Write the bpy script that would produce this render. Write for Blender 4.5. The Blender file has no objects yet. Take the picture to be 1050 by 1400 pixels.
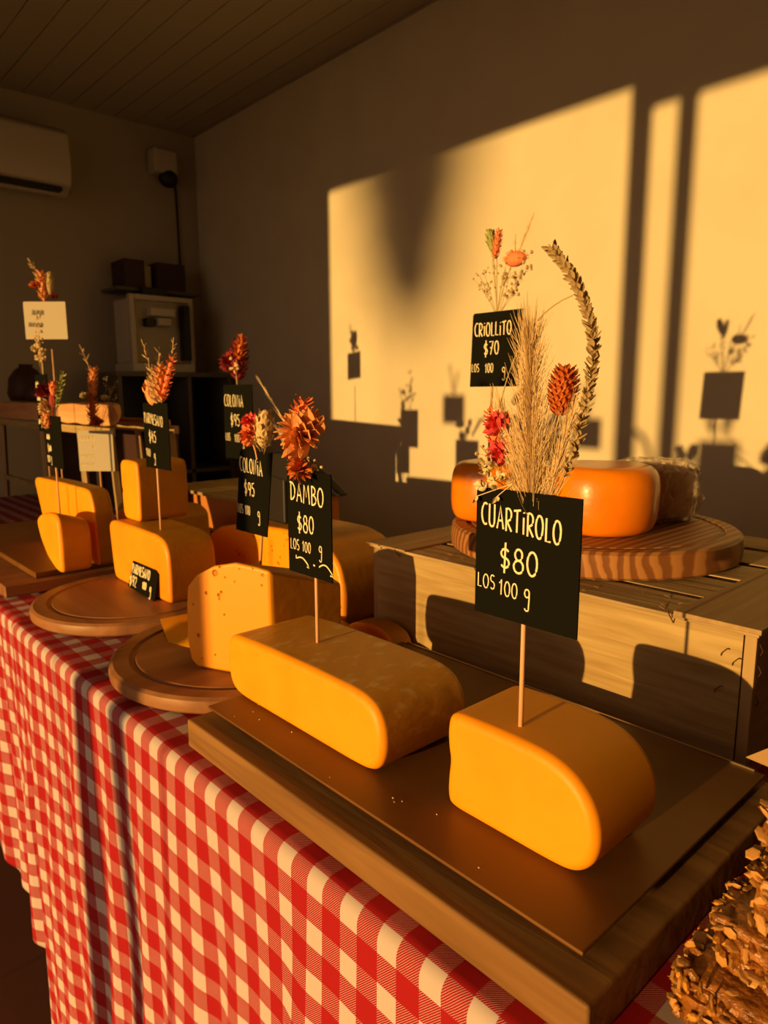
import bpy, bmesh, math, random
from mathutils import Vector, Matrix, noise
random.seed(7)
scn = bpy.context.scene
C = scn.collection
CZ = 1.42                       # camera height above the floor; all heights below are written relative to it

# ------------------------------------------------------------------ camera, light, exposure
cd = bpy.data.cameras.new('camera'); cam = bpy.data.objects.new('camera', cd); C.objects.link(cam)
cd.sensor_fit = 'VERTICAL'; cd.sensor_height = 36.0; cd.lens = 954.0/1400*36.0
cd.clip_start = .02; cd.clip_end = 200
YAW, PITCH, ROLL = math.radians(47.6), math.radians(9.65), math.radians(-.2)
fw = Vector((-math.sin(YAW)*math.cos(PITCH), math.cos(YAW)*math.cos(PITCH), -math.sin(PITCH)))
r0 = Vector((math.cos(YAW), math.sin(YAW), 0)); u0 = r0.cross(fw)
rr = math.cos(ROLL)*r0 + math.sin(ROLL)*u0; uu = -math.sin(ROLL)*r0 + math.cos(ROLL)*u0
m = Matrix((rr, uu, -fw)).transposed().to_4x4(); m.translation = Vector((0, 0, CZ)); cam.matrix_world = m
cd.dof.use_dof = True; cd.dof.focus_distance = .66; cd.dof.aperture_fstop = 10
scn.camera = cam
SUN_K, SUN_E = -.012, .085        # travel direction of the sunlight: (SUN_K, 1, -SUN_E)
sd = bpy.data.lights.new('sun', 'SUN'); sd.energy = 5.6; sd.color = (1, .545, .15); sd.angle = math.radians(.7)
sun = bpy.data.objects.new('sun', sd); C.objects.link(sun)
sun.rotation_euler = Vector((SUN_K, 1, -SUN_E)).to_track_quat('-Z', 'Y').to_euler(); sun.location = (0, -5, 4)
w = bpy.data.worlds.new('evening_sky'); scn.world = w; w.use_nodes = True
w.node_tree.nodes['Background'].inputs[0].default_value = (1, .63, .38, 1)
w.node_tree.nodes['Background'].inputs[1].default_value = 1.1
scn.view_settings.view_transform = 'Standard'; scn.view_settings.look = 'None'
scn.view_settings.exposure = 0; scn.view_settings.gamma = 1; scn.view_settings.use_curve_mapping = False
scn.cycles.max_bounces = 8

# ------------------------------------------------------------------ materials
def mat(name, col, rough=.6, metal=0, sss=0, spec=.4, bump=0, bscale=60, col2=None, cscale=8, stretch=(1, 1, 1), cramp=(.35, .65), detail=6, emis=None, coat=0):
    m = bpy.data.materials.new(name); m.use_nodes = True; nt = m.node_tree; b = nt.nodes['Principled BSDF']
    b.inputs['Base Color'].default_value = (*col, 1); b.inputs['Roughness'].default_value = rough
    b.inputs['Metallic'].default_value = metal; b.inputs['Specular IOR Level'].default_value = spec
    b.inputs['Coat Weight'].default_value = coat
    if sss:
        b.inputs['Subsurface Weight'].default_value = sss
        b.inputs['Subsurface Radius'].default_value = (.02, .01, .002); b.inputs['Subsurface Scale'].default_value = 1
    L = nt.links
    tc = nt.nodes.new('ShaderNodeTexCoord'); mp = nt.nodes.new('ShaderNodeMapping'); mp.inputs['Scale'].default_value = stretch
    L.new(tc.outputs['Object'], mp.inputs['Vector'])
    if col2:
        n = nt.nodes.new('ShaderNodeTexNoise'); n.inputs['Scale'].default_value = cscale; n.inputs['Detail'].default_value = detail
        L.new(mp.outputs[0], n.inputs['Vector'])
        r = nt.nodes.new('ShaderNodeValToRGB'); r.color_ramp.elements[0].position = cramp[0]; r.color_ramp.elements[1].position = cramp[1]
        r.color_ramp.elements[0].color = (*col, 1); r.color_ramp.elements[1].color = (*col2, 1)
        L.new(n.outputs['Fac'], r.inputs[0]); L.new(r.outputs[0], b.inputs['Base Color'])
    if bump:
        n2 = nt.nodes.new('ShaderNodeTexNoise'); n2.inputs['Scale'].default_value = bscale; n2.inputs['Detail'].default_value = 5
        L.new(mp.outputs[0], n2.inputs['Vector'])
        bp = nt.nodes.new('ShaderNodeBump'); bp.inputs['Strength'].default_value = bump; bp.inputs['Distance'].default_value = .004
        L.new(n2.outputs['Fac'], bp.inputs['Height']); L.new(bp.outputs[0], b.inputs['Normal'])
    return m

M = {}
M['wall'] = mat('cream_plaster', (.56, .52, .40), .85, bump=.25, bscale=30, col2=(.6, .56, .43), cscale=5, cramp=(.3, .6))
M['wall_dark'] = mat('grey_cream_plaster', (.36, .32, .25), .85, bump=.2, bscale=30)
M['floor'] = mat('dark_red_floor', (.12, .045, .03), .5, bump=.1, bscale=20)
M['pave'] = mat('paving', (.3, .26, .2), .9, bump=.3)
M['frame'] = mat('dark_door_metal', (.03, .028, .025), .4, .6)
M['paste'] = mat('yellow_cheese', (.88, .325, .002), .5, sss=.25, bump=.06, bscale=40, col2=(.9, .365, .006), cscale=14)
M['rind'] = mat('cheese_rind', (.54, .25, .006), .5, sss=.08, bump=.12, bscale=90, col2=(.47, .21, .005), cscale=18)
M['rind_worn'] = mat('worn_cheese_rind', (.66, .33, .03), .45, sss=.12, bump=.25, bscale=60, col2=(.8, .55, .22), cscale=80, cramp=(.56, .74), stretch=(1, .5, 1))
M['smooth'] = mat('smooth_yellow_rind', (.84, .37, .006), .5, sss=.15, bump=.04, bscale=30)
M['orange'] = mat('orange_wax', (.82, .25, .004), .3, sss=.15, bump=.22, bscale=38, coat=.25, col2=(.74, .2, .003), cscale=16)
M['parm'] = mat('deep_yellow_cheese', (.9, .34, .01), .42, sss=.2, bump=.1, bscale=40, col2=(.85, .28, .01), cscale=10)
M['chalk'] = mat('chalk_marker', (.85, .78, .5), .7)
M['slate'] = mat('black_card', (.006, .0065, .004), .7, bump=.05, spec=.05)
M['whitecard'] = mat('white_card', (.5, .47, .37), .7)
M['ink'] = mat('brown_ink', (.1, .07, .04), .8)
M['stick'] = mat('bamboo_stick', (.72, .42, .24), .6, bump=.1)
M['straw'] = mat('dry_grass', (.68, .5, .26), .8)
M['stem'] = mat('dry_stem', (.45, .34, .15), .8)
M['lav'] = mat('grey_dry_buds', (.46, .34, .17), .85)
M['green'] = mat('sage_leaf', (.3, .33, .1), .7)
M['pink'] = mat('pink_petals', (.8, .09, .1), .7)
M['coral'] = mat('coral_petals', (.85, .25, .1), .7)
M['rust'] = mat('rust_petals', (.6, .16, .03), .7)
M['peach'] = mat('peach_petals', (.85, .4, .15), .7)
M['cream'] = mat('cream_buds', (.75, .65, .4), .8)
M['maroon'] = mat('maroon_flower', (.3, .03, .03), .8)
M['ac'] = mat('white_plastic', (.46, .42, .34), .4)
M['grey'] = mat('grey_plastic', (.5, .46, .36), .35)
M['greyd'] = mat('dim_grey_frame', (.1, .09, .07), .6)
M['black'] = mat('black_plastic', (.012, .01, .01), .5)
M['brownbox'] = mat('dark_box', (.04, .015, .012), .6)
M['kraft'] = mat('kraft_board', (.5, .2, .04), .8)
M['tray'] = mat('dark_tray', (.125, .052, .010), .42, bump=.06, bscale=50, col2=(.17, .075, .015), cscale=6, spec=.35)
M['plastic'] = None

def wood(name, a, b, scale, axis='X', rough=.6, bump=.3, rings=False, dist=4):
    m = bpy.data.materials.new(name); m.use_nodes = True; nt = m.node_tree; bs = nt.nodes['Principled BSDF']; L = nt.links
    bs.inputs['Roughness'].default_value = rough; bs.inputs['Specular IOR Level'].default_value = .3
    tc = nt.nodes.new('ShaderNodeTexCoord'); mp = nt.nodes.new('ShaderNodeMapping')
    s = {'X': (.07, 1, 1), 'Y': (1, .07, 1), 'Z': (1, 1, .07)}[axis]; mp.inputs['Scale'].default_value = s
    L.new(tc.outputs['Object'], mp.inputs['Vector'])
    if rings:
        n = nt.nodes.new('ShaderNodeTexWave'); n.wave_type = 'RINGS'; n.rings_direction = axis
        n.inputs['Scale'].default_value = scale; n.inputs['Distortion'].default_value = dist; n.inputs['Detail'].default_value = 3
        n.inputs['Detail Scale'].default_value = .8
    else:
        n = nt.nodes.new('ShaderNodeTexNoise'); n.inputs['Scale'].default_value = scale; n.inputs['Detail'].default_value = 7; n.inputs['Distortion'].default_value = .6
    L.new(mp.outputs[0], n.inputs['Vector'])
    r = nt.nodes.new('ShaderNodeValToRGB'); r.color_ramp.elements[0].position = .32; r.color_ramp.elements[1].position = .7
    r.color_ramp.elements[0].color = (*a, 1); r.color_ramp.elements[1].color = (*b, 1)
    L.new(n.outputs['Fac'], r.inputs[0]); L.new(r.outputs[0], bs.inputs['Base Color'])
    bp = nt.nodes.new('ShaderNodeBump'); bp.inputs['Strength'].default_value = bump; bp.inputs['Distance'].default_value = .002
    L.new(n.outputs['Fac'], bp.inputs['Height']); L.new(bp.outputs[0], bs.inputs['Normal'])
    return m
M['pine'] = wood('pale_crate_wood', (.30, .205, .075), (.46, .35, .16), 85, 'X', .7)
M['pineY'] = wood('crate_lid_wood', (.3, .2, .09), (.42, .3, .15), 60, 'Y', .7)
M['pineZ'] = wood('crate_post_wood', (.3, .2, .09), (.42, .3, .15), 60, 'Z', .7)
M['oldpine'] = wood('weathered_slat_wood', (.28, .2, .1), (.5, .38, .2), 70, 'X', .8, .6)
M['board'] = wood('brown_board_wood', (.15, .072, .02), (.28, .15, .048), 45, 'X', .6, .4)
M['round'] = wood('round_board_wood', (.2, .09, .035), (.32, .15, .06), 30, 'Y', .45)
M['roundX'] = wood('round_board_wood_lengthwise', (.24, .11, .04), (.36, .17, .07), 30, 'X', .45)
M['ply'] = wood('striped_round_board', (.19, .075, .025), (.38, .18, .06), 22, 'Y', .5, .2, True, 5)
M['slab'] = wood('live_edge_slab', (.45, .22, .08), (.72, .42, .2), 30, 'X', .6)

# gingham from the cloth's own UVs (one unit = one check pair)
m = bpy.data.materials.new('red_gingham'); m.use_nodes = True; nt = m.node_tree; L = nt.links; bs = nt.nodes['Principled BSDF']
bs.inputs['Roughness'].default_value = .85; bs.inputs['Specular IOR Level'].default_value = .15
uv = nt.nodes.new('ShaderNodeUVMap'); uv.uv_map = 'UV'; sp = nt.nodes.new('ShaderNodeSeparateXYZ'); L.new(uv.outputs[0], sp.inputs[0])
def mth(op, a, b=None):
    n = nt.nodes.new('ShaderNodeMath'); n.operation = op
    for i, v in enumerate((a, b)):
        if v is None: continue
        if isinstance(v, (int, float)): n.inputs[i].default_value = v
        else: L.new(v, n.inputs[i])
    return n.outputs[0]
A = mth('LESS_THAN', mth('FRACT', sp.outputs[0]), .53); B = mth('LESS_THAN', mth('FRACT', mth('ADD', sp.outputs[1], .30)), .53)
diag = mth('LESS_THAN', mth('FRACT', mth('MULTIPLY', mth('ADD', sp.outputs[0], sp.outputs[1]), 22)), .80)
red = mth('MAXIMUM', mth('MULTIPLY', A, B), mth('MULTIPLY', mth('ABSOLUTE', mth('SUBTRACT', A, B)), diag))
mx = nt.nodes.new('ShaderNodeMixRGB'); L.new(red, mx.inputs[0]); mx.inputs[1].default_value = (.50, .43, .44, 1); mx.inputs[2].default_value = (.31, .009, .014, 1)
L.new(mx.outputs[0], bs.inputs['Base Color']); M['gingham'] = m

m = bpy.data.materials.new('cling_film'); m.use_nodes = True; b_ = m.node_tree.nodes['Principled BSDF']
b_.inputs['Base Color'].default_value = (.75, .66, .5, 1); b_.inputs['Roughness'].default_value = .12
b_.inputs['Alpha'].default_value = .45; M['plastic'] = m

# ------------------------------------------------------------------ building helpers
def tag(o, label=None, cat=None, group=None, kind=None):
    if label: o['label'] = label
    if cat: o['category'] = cat
    if group: o['group'] = group
    if kind: o['kind'] = kind
    return o
def thing(name, label, cat, loc, group=None, rz=0):
    o = bpy.data.objects.new(name, None); C.objects.link(o); o.empty_display_size = .03
    o.location = (loc[0], loc[1], loc[2]+CZ); o.rotation_euler = (0, 0, rz)
    return tag(o, label, cat, group)
class MB:
    """collects shapes, then links them as ONE mesh object"""
    def __init__(s): s.v = []; s.f = []; s.mi = []; s.uv = None
    def add(s, vs, fs, mi=0):
        n = len(s.v); s.v += [tuple(v) for v in vs]; s.f += [tuple(i+n for i in f) for f in fs]; s.mi += [mi]*len(fs)
    def box(s, x0, x1, y0, y1, z0, z1, mi=0, R=None):
        vs = [(x, y, z) for x in (x0, x1) for y in (y0, y1) for z in (z0, z1)]
        if R is not None: vs = [R @ Vector(v) for v in vs]
        s.add(vs, [(0, 1, 3, 2), (4, 6, 7, 5), (0, 4, 5, 1), (2, 3, 7, 6), (0, 2, 6, 4), (1, 5, 7, 3)], mi)
    def tube(s, pts, r, n=5, mi=0, flat=1.0, cap=True):
        pts = [Vector(p) for p in pts]; vs = []; up = Vector((.13, .2, .97))
        if not isinstance(r, (list, tuple)): r = [r]*len(pts)
        for i, p in enumerate(pts):
            d = (pts[min(i+1, len(pts)-1)]-pts[max(i-1, 0)])
            if d.length < 1e-9: d = Vector((0, 0, 1))
            d.normalize(); a = d.cross(up if abs(d.dot(up)) < .95 else Vector((1, 0, 0))).normalized(); b = d.cross(a)
            for k in range(n):
                t = 2*math.pi*k/n; o = (a*math.cos(t)+b*math.sin(t))*r[i]; o.y *= flat; vs.append(p+o)
        fs = [(i*n+k, i*n+(k+1) % n, (i+1)*n+(k+1) % n, (i+1)*n+k) for i in range(len(pts)-1) for k in range(n)]
        if cap: fs += [tuple(range(n-1, -1, -1)), tuple(range((len(pts)-1)*n, len(pts)*n))]
        s.add(vs, fs, mi)
    def lathe(s, prof, n=48, c=(0, 0), mi=0):
        vs = [(c[0]+r*math.cos(2*math.pi*k/n), c[1]+r*math.sin(2*math.pi*k/n), z) for r, z in prof for k in range(n)]
        fs = [(i*n+k, i*n+(k+1) % n, (i+1)*n+(k+1) % n, (i+1)*n+k) for i in range(len(prof)-1) for k in range(n)]
        fs += [tuple(range(n-1, -1, -1)), tuple(range((len(prof)-1)*n, len(prof)*n))]
        s.add(vs, fs, mi)
    def ball(s, c, r, mi=0, nu=8, nv=6, R=None):
        rx, ry, rz = r if isinstance(r, (tuple, list)) else (r, r, r); c = Vector(c); vs = []
        for i in range(nv+1):
            th = math.pi*i/nv
            for k in range(nu):
                p = Vector((rx*math.sin(th)*math.cos(2*math.pi*k/nu), ry*math.sin(th)*math.sin(2*math.pi*k/nu), rz*math.cos(th)))
                if R is not None: p = R @ p
                vs.append(c+p)
        s.add(vs, [(i*nu+k, (i+1)*nu+k, (i+1)*nu+(k+1) % nu, i*nu+(k+1) % nu) for i in range(nv) for k in range(nu)], mi)
    def leaf(s, base, d, ln, wd, mi=0, curl=.2, thick=.0004, nrm=None):
        d = Vector(d).normalized(); a = d.cross(nrm if nrm is not None else Vector((random.uniform(-1, 1), random.uniform(-1, 1), .3)))
        if a.length < 1e-5: a = Vector((1, 0, 0))
        a.normalize(); n = a.cross(d); base = Vector(base); rows = []
        for t, q in ((0, .12), (.25, .8), (.55, 1), (.8, .65), (1, .04)):
            cpt = base + d*ln*t + n*ln*curl*t*t
            rows.append((cpt+a*wd*q*.5+n*wd*.12*q, cpt-n*wd*.05, cpt-a*wd*q*.5+n*wd*.12*q))
        vs = [p for r_ in rows for p in r_] + [p+n*thick for r_ in rows for p in r_]; N = 15; fs = []
        for i in range(4):
            for j in range(2):
                q = (i*3+j, i*3+j+1, (i+1)*3+j+1, (i+1)*3+j); fs.append(q); fs.append(tuple(x+N for x in reversed(q)))
        s.add(vs, fs, mi)
    def prism(s, pts, y0, y1, mi_side=0, mi_front=0, fn=None):
        """outline in x,z swept from y0 (front) to y1"""
        n = len(pts); vs = [(x, y0, z) for x, z in pts]+[(x, y1, z) for x, z in pts]
        if fn: vs = [fn(*v) for v in vs]
        s.add(vs, [tuple(range(n))], mi_front); s.add(vs, [tuple(range(2*n-1, n-1, -1))], mi_front)
        s.add(vs, [(i, i+n, (i+1) % n+n, (i+1) % n) for i in range(n)], mi_side)
    def build(s, name, mats, parent=None, loc=None, bevel=0, seg=3, smooth=False, angle=40, sub=0, org=None):
        me = bpy.data.meshes.new(name)
        o0 = Vector(org) if org is not None else Vector((0, 0, 0))
        me.from_pydata([tuple(Vector(v)-o0) for v in s.v], [], s.f); me.validate()
        if not isinstance(mats, (list, tuple)): mats = [mats]
        for q in mats: me.materials.append(q)
        if len(s.mi) == len(me.polygons):
            me.polygons.foreach_set('material_index', s.mi)
        bm = bmesh.new(); bm.from_mesh(me); bmesh.ops.remove_doubles(bm, verts=bm.verts, dist=1e-6)
        bmesh.ops.recalc_face_normals(bm, faces=bm.faces); bm.to_mesh(me); bm.free()
        o = bpy.data.objects.new(name, me); C.objects.link(o)
        if parent is not None: o.parent = parent
        else: o.location = (o0.x, o0.y, o0.z+CZ)
        if bevel:
            b = o.modifiers.new('Bevel', 'BEVEL'); b.width = bevel; b.segments = seg; b.limit_method = 'ANGLE'; b.angle_limit = math.radians(angle); b.harden_normals = False; b.use_clamp_overlap = False
        if smooth or bevel:
            me.polygons.foreach_set('use_smooth', [True]*len(me.polygons))
        if bevel:
            wn = o.modifiers.new('WN', 'WEIGHTED_NORMAL'); wn.keep_sharp = True
        if sub:
            sb = o.modifiers.new('Sub', 'SUBSURF'); sb.levels = sub; sb.render_levels = sub
        return o
def box(name, mt, a, parent=None, org=None, bevel=0):
    b = MB(); b.box(*a); return b.build(name, mt, parent, org=org, bevel=bevel, seg=2)

# ------------------------------------------------------------------ the room (heights relative to the camera)
WY, BX, FY, NX, ZC, ZF = 1.976, -3.67, -1.30, 1.15, 1.36, -1.42
def struct(name, o): o.name = name; o['kind'] = 'structure'; return o
struct('floor', box('floor', M['floor'], (BX-.1, NX+.1, FY-.1, WY+.1, ZF-.1, ZF)))
struct('wall_right', box('wall_right', M['wall'], (BX-.1, NX+.1, WY, WY+.1, ZF, ZC)))
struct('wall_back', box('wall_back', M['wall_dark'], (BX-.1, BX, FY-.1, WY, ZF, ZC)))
struct('wall_front', box('wall_front', M['wall'], (NX, NX+.1, FY-.1, WY, ZF, ZC)))
# ceiling of narrow boards running the length of the room
cb = MB(); y = FY-.1; pw = .105
while y < WY+.1:
    cb.box(BX-.1, NX+.1, y+.002, y+pw-.002, ZC, ZC+.02); y += pw
cb.box(BX-.1, NX+.1, FY-.1, WY+.1, ZC+.008, ZC+.1)
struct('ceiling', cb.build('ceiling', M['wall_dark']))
# window wall with the tall opening
t = FY - WY
dk = -SUN_K*(WY-FY)
ox0, ox1 = -2.508+dk, -.03
wl = MB()
wl.box(BX-.1, ox0, FY-.1, FY, ZF, ZC); wl.box(ox1, NX+.1, FY-.1, FY, ZF, ZC)
S0 = SUN_E*(WY-FY)
hz1, hz2 = .858+S0, .79+S0
wl.box(ox0, -1.113+dk, FY-.1, FY, hz1, ZC); wl.box(-1.113+dk, ox1, FY-.1, FY, hz2, ZC)
struct('wall_left', wl.build('wall_left', M['wall']))
def stile(n, xa, xb, top, handle=False):
    o = box('door_'+n, M['frame'], (xa, xb, FY-.07, FY-.02, ZF, top)); o['kind'] = 'structure'
    if handle:
        b = MB(); zc = -.20+S0; b.tube([(xb, FY-.045, zc-.09)]+[(xb+.05*math.sin(math.pi*i/10)**.6, FY-.045, zc-.09+.18*i/10) for i in range(1, 10)]+[(xb, FY-.045, zc+.09)], .009, 8)
        h = b.build('door_handle', M['frame'], o, smooth=True)
        h.matrix_parent_inverse = Matrix.Translation((0, 0, -CZ)) @ Matrix.Translation((0, 0, CZ))
stile('1', -1.113+dk, -1.045+dk, hz1, True)
stile('2', -.973+dk, -.917+dk, hz2)
g = MB(); g.box(-30, 20, -60, FY-.1, ZF-.12, ZF-.02); struct('ground_outside', g.build('ground_outside', M['pave']))
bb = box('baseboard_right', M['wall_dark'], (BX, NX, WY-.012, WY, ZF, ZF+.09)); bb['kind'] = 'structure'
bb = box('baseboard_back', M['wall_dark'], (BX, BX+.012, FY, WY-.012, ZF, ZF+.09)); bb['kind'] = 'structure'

# ------------------------------------------------------------------ table and its cloths
TZ = -.432
tb = thing('market_table', 'long table hidden under red gingham cloths', 'table', (-1.0, .88, ZF))
o_ = (-1.0, .88, ZF)
box('tabletop', M['board'], (-3.27, .35, .37, 1.40, TZ-.035, TZ-.004), tb, o_)
for lx in (-2.8, .2):
    for ly in (.45, 1.3): box('leg', M['board'], (lx-.03, lx+.03, ly-.03, ly+.03, ZF, TZ-.035), tb, o_)

def cloth(name, label, x0, x1, zhem, seed, y_edge, flare, top=TZ, hemfn=None, amp=1.0):
    P = .0485; prof = []; R = .014
    yb = 1.405; n = 26
    for i in range(n): prof.append((yb+(y_edge+R-yb)*i/(n-1), 0.0, 'top'))
    nx = int((x1-x0)/.010); me = bpy.data.meshes.new(name); vs = []; uvs = []; rows = None
    nz = 60
    for i in range(nx+1):
        x = x0+(x1-x0)*i/nx; col = []
        ze = hemfn(x) if hemfn else zhem
        s = 0; 
        for (y, _, _) in prof: col.append((x, y, top+.0005*math.sin(x*40+y*30))); 
        for k in range(1, 7):
            a = math.pi/2*k/6; col.append((x, y_edge+R-R*math.sin(a), top-R+R*math.cos(a)))
        for k in range(1, nz+1):
            q = k/nz; z = top-R-(top-R-ze)*q; dz = top-R-z
            w_ = amp*min(1, dz/.35)
            fold = .011*math.sin(x*23+seed+1.4*math.sin(x*5+seed)) + .006*math.sin(x*51+seed*2+dz*3) + .004*math.sin(x*90+dz*9)
            dx = amp*min(1, dz/.2)*(.006*math.sin(x*19+dz*5+seed)+.004*math.sin(dz*14+x*11))
            col.append((x+dx, y_edge-flare*dz - w_*fold, z))
        vs.append(col)
    m_ = len(vs[0]); V = [p for c in vs for p in c]
    F = [(i*m_+j, (i+1)*m_+j, (i+1)*m_+j+1, i*m_+j+1) for i in range(nx) for j in range(m_-1)]
    me.from_pydata(V, [], F); ul = me.uv_layers.new(name='UV')
    vc = []; s = 0; c = vs[nx//2]
    for j in range(m_):
        if j: s += (Vector(c[j])-Vector(c[j-1])).length
        vc.append(s)
    scale = [1.0]*(nx+1)
    base = vc[len(prof)+5]
    for poly in me.polygons:
        for li in poly.loop_indices:
            vi = me.loops[li].vertex_index; i, j = divmod(vi, m_)
            if j < len(prof)+6: v = vc[j]
            else: v = base + (vs[i][len(prof)+5][2]-vs[i][j][2])
            ul.data[li].uv = ((x0+(x1-x0)*i/nx)/P+seed, v/(P*1.08))
    me.materials.append(M['gingham']); me.polygons.foreach_set('use_smooth', [True]*len(me.polygons))
    o = bpy.data.objects.new(name, me); C.objects.link(o); o.location.z = CZ
    so = o.modifiers.new('Solid', 'SOLIDIFY'); so.thickness = .0012; so.offset = -1
    return tag(o, label, 'tablecloth')
cloth('tablecloth', 'red and white gingham tablecloth hanging down the front of the near table', -1.43, .36, -1.395, .35, .338, .005, amp=.6)
cloth('tablecloth', 'rumpled red gingham tablecloth at the left end, its hem ending higher above the floor', -3.29, -1.36, -1.12, 2.1, .345, .0, top=TZ-.0015, amp=.9,
      hemfn=lambda x: min(-.86, -1.13+.01*math.sin(x*9)+.34*(-1.42-x)))

# ------------------------------------------------------------------ boards and trays on the table
def thick_board(name, label, a, mt, bev=.003):
    o = box(name, mt, a, None, ((a[0]+a[1])/2, a[2], a[4]), bevel=bev); return tag(o, label, 'board')
BT = -.394
thick_board('wooden_board', 'thick rectangular wooden board under the dark tray with the two front cheeses', (-.758, -.201, .362, .735, TZ+.002, BT), M['board'])
ty0, ty1, tx0, tx1, TT = .386, .722, -.748, -.221, -.381
tr = MB(); tr.box(tx0, tx1, ty0, ty1, TT-.0035, TT)
TR = thing('serving_tray', 'flat dark brown tray carrying the long and the rounded yellow cheese blocks', 'tray', (-.5, .55, BT))
tr.build('tray_plate', M['tray'], TR, org=(-.5, .55, BT), bevel=.0012, seg=2)
for (x, y) in ((tx0+.03, ty0+.03), (tx1-.03, ty0+.03), (tx0+.03, ty1-.03), (tx1-.03, ty1-.03)): box('foot', M['tray'], (x-.012, x+.012, y-.012, y+.012, BT, TT-.0033), TR, (-.5, .55, BT))
ed = MB(); ed.box(tx0+.01, tx1-.01, ty1-.0015, ty1+.001, TT-.003, TT+.0015); ed.build('edge_highlight', mat('bright_edge_highlight', (.5, .4, .25), .3, .9), TR, org=(-.5, .55, BT))  # bright strip added as the highlight along the tray's back edge

def round_board(label, c, R, z0, h, mt, groove=.035, name='round_board', mt2=None):
    b = MB(); z1 = z0+h
    b.lathe([(R-.006, z0), (R-.001, z0+.004), (R, z0+h*.5), (R-.002, z1-.004), (R-.007, z1), (R-groove+.005, z1), (R-groove+.002, z1-.003), (R-groove-.003, z1-.003), (R-groove-.006, z1), (.001, z1)], 96, c)
    o = b.build(name, mt, None, org=(c[0], c[1], z0), smooth=True)
    e = o.modifiers.new('ES', 'EDGE_SPLIT'); e.split_angle = math.radians(35)
    return tag(o, label, 'board')
round_board('round wooden board with a juice groove under the tall parmesan blocks', (-1.365, .56), .20, TZ+.005, .024, M['roundX'])
round_board('round wooden board with a groove under the holed colonia cheese, beside the gingham edge', (-.955, .56), .205, TZ+.005, .024, M['round'])
BR = (-.625, 1.045)
round_board('thick striped round board standing on the pale wooden crate', BR, .235, -.2575, .040, M['ply'], .03)
thick_board('wooden_board', 'dark rectangular board at the far left under the far yellow cheeses', (-2.35, -1.60, .372, .70, TZ+.005, -.402), M['round'], .002)
thick_board('wooden_board', 'thinner dark board lying on the far left board', (-2.33, -1.625, .44, .715, -.4015, -.388), M['tray'], .002)

# ------------------------------------------------------------------ cheeses
def soften(pts, cuts=(.008, .004, .002)):
    for c in cuts:
        out = []
        for i, a in enumerate(pts):
            a = Vector(a); b_ = Vector(pts[(i+1) % len(pts)]); d = (b_-a); l = d.length; k = min(c, l*.25)
            out += [tuple(a+d*(k/l)), tuple(b_-d*(k/l))]
        pts = out
    return pts
def cheese(name, label, pts, y0, y1, bev=.010, mats=None, cx=None, fn=None, group=None, cat='cheese', jitter=True):
    mats = mats or (M['rind'], M['paste'])
    pts = soften(pts); n = len(pts); b = MB()
    xs = [p[0] for p in pts]; zz = [p[1] for p in pts]
    cx_, cz_, hx, hz = (min(xs)+max(xs))/2, (min(zz)+max(zz))/2, (max(xs)-min(xs))/2, (max(zz)-min(zz))/2
    rings = []; K_ = 6
    for q in range(K_+1):
        a = math.pi/2*q/K_; rings.append((bev*(1-math.sin(a)), y0+bev*(1-math.cos(a))))
    for q in range(K_, -1, -1):
        a = math.pi/2*q/K_; rings.append((bev*(1-math.sin(a)), y1-bev*(1-math.cos(a))))
    vs = [(cx_+(x-cx_)*(hx-i_)/hx, y_, cz_+(z-cz_)*(hz-i_)/hz) for i_, y_ in rings for x, z in pts]
    if fn: vs = [fn(*v) for v in vs]
    N_ = len(rings)
    b.add(vs, [tuple(range(n))], 1); b.add(vs, [tuple(range(n*N_-1, n*(N_-1)-1, -1))], 1)
    for q in range(N_-1):
        b.add(vs, [(q*n+i, (q+1)*n+i, (q+1)*n+(i+1) % n, q*n+(i+1) % n) for i in range(n)], 1 if q < K_-1 else 0)
    z0 = min(p[1] for p in pts); xc = sum(p[0] for p in pts)/len(pts)
    o = b.build(name, list(mats), None, org=(xc, (y0+y1)/2, z0), smooth=True)
    o.modifiers.new('WN', 'WEIGHTED_NORMAL')
    return tag(o, label, cat, group)
CB = TT+.0005
# rounded block at the front right
cheese('cheese_block', 'yellow cheese block with a rounded right end on the dark tray, under the CUARTiROLO card',
       [(-.401, -.287), (-.36, -.2855), (-.318, -.2855), (-.29, -.288), (-.268, -.298), (-.253, -.316), (-.2475, -.338), (-.25, -.358), (-.258, -.371), (-.27, -.379), (-.29, CB), (-.34, CB), (-.40, CB), (-.4045, -.372), (-.404, -.352), (-.4015, -.333), (-.4045, -.320), (-.4055, -.300)], .445, .548, .009, mats=(M['smooth'], M['paste']))
# long block
cheese('cheese_block', 'long yellow cheese block with worn rind top, under the DAMBO card',
       [(-.762, -.302), (-.70, -.2985), (-.60, -.297), (-.52, -.2975), (-.497, -.301), (-.481, -.311), (-.473, -.33), (-.473, -.352), (-.480, -.370), (-.493, -.379), (-.52, CB), (-.62, CB), (-.735, CB), (-.757, -.377), (-.768, -.365), (-.772, -.34), (-.770, -.314)], .428, .556, .009,
       mats=(M['rind_worn'], M['paste']))

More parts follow.
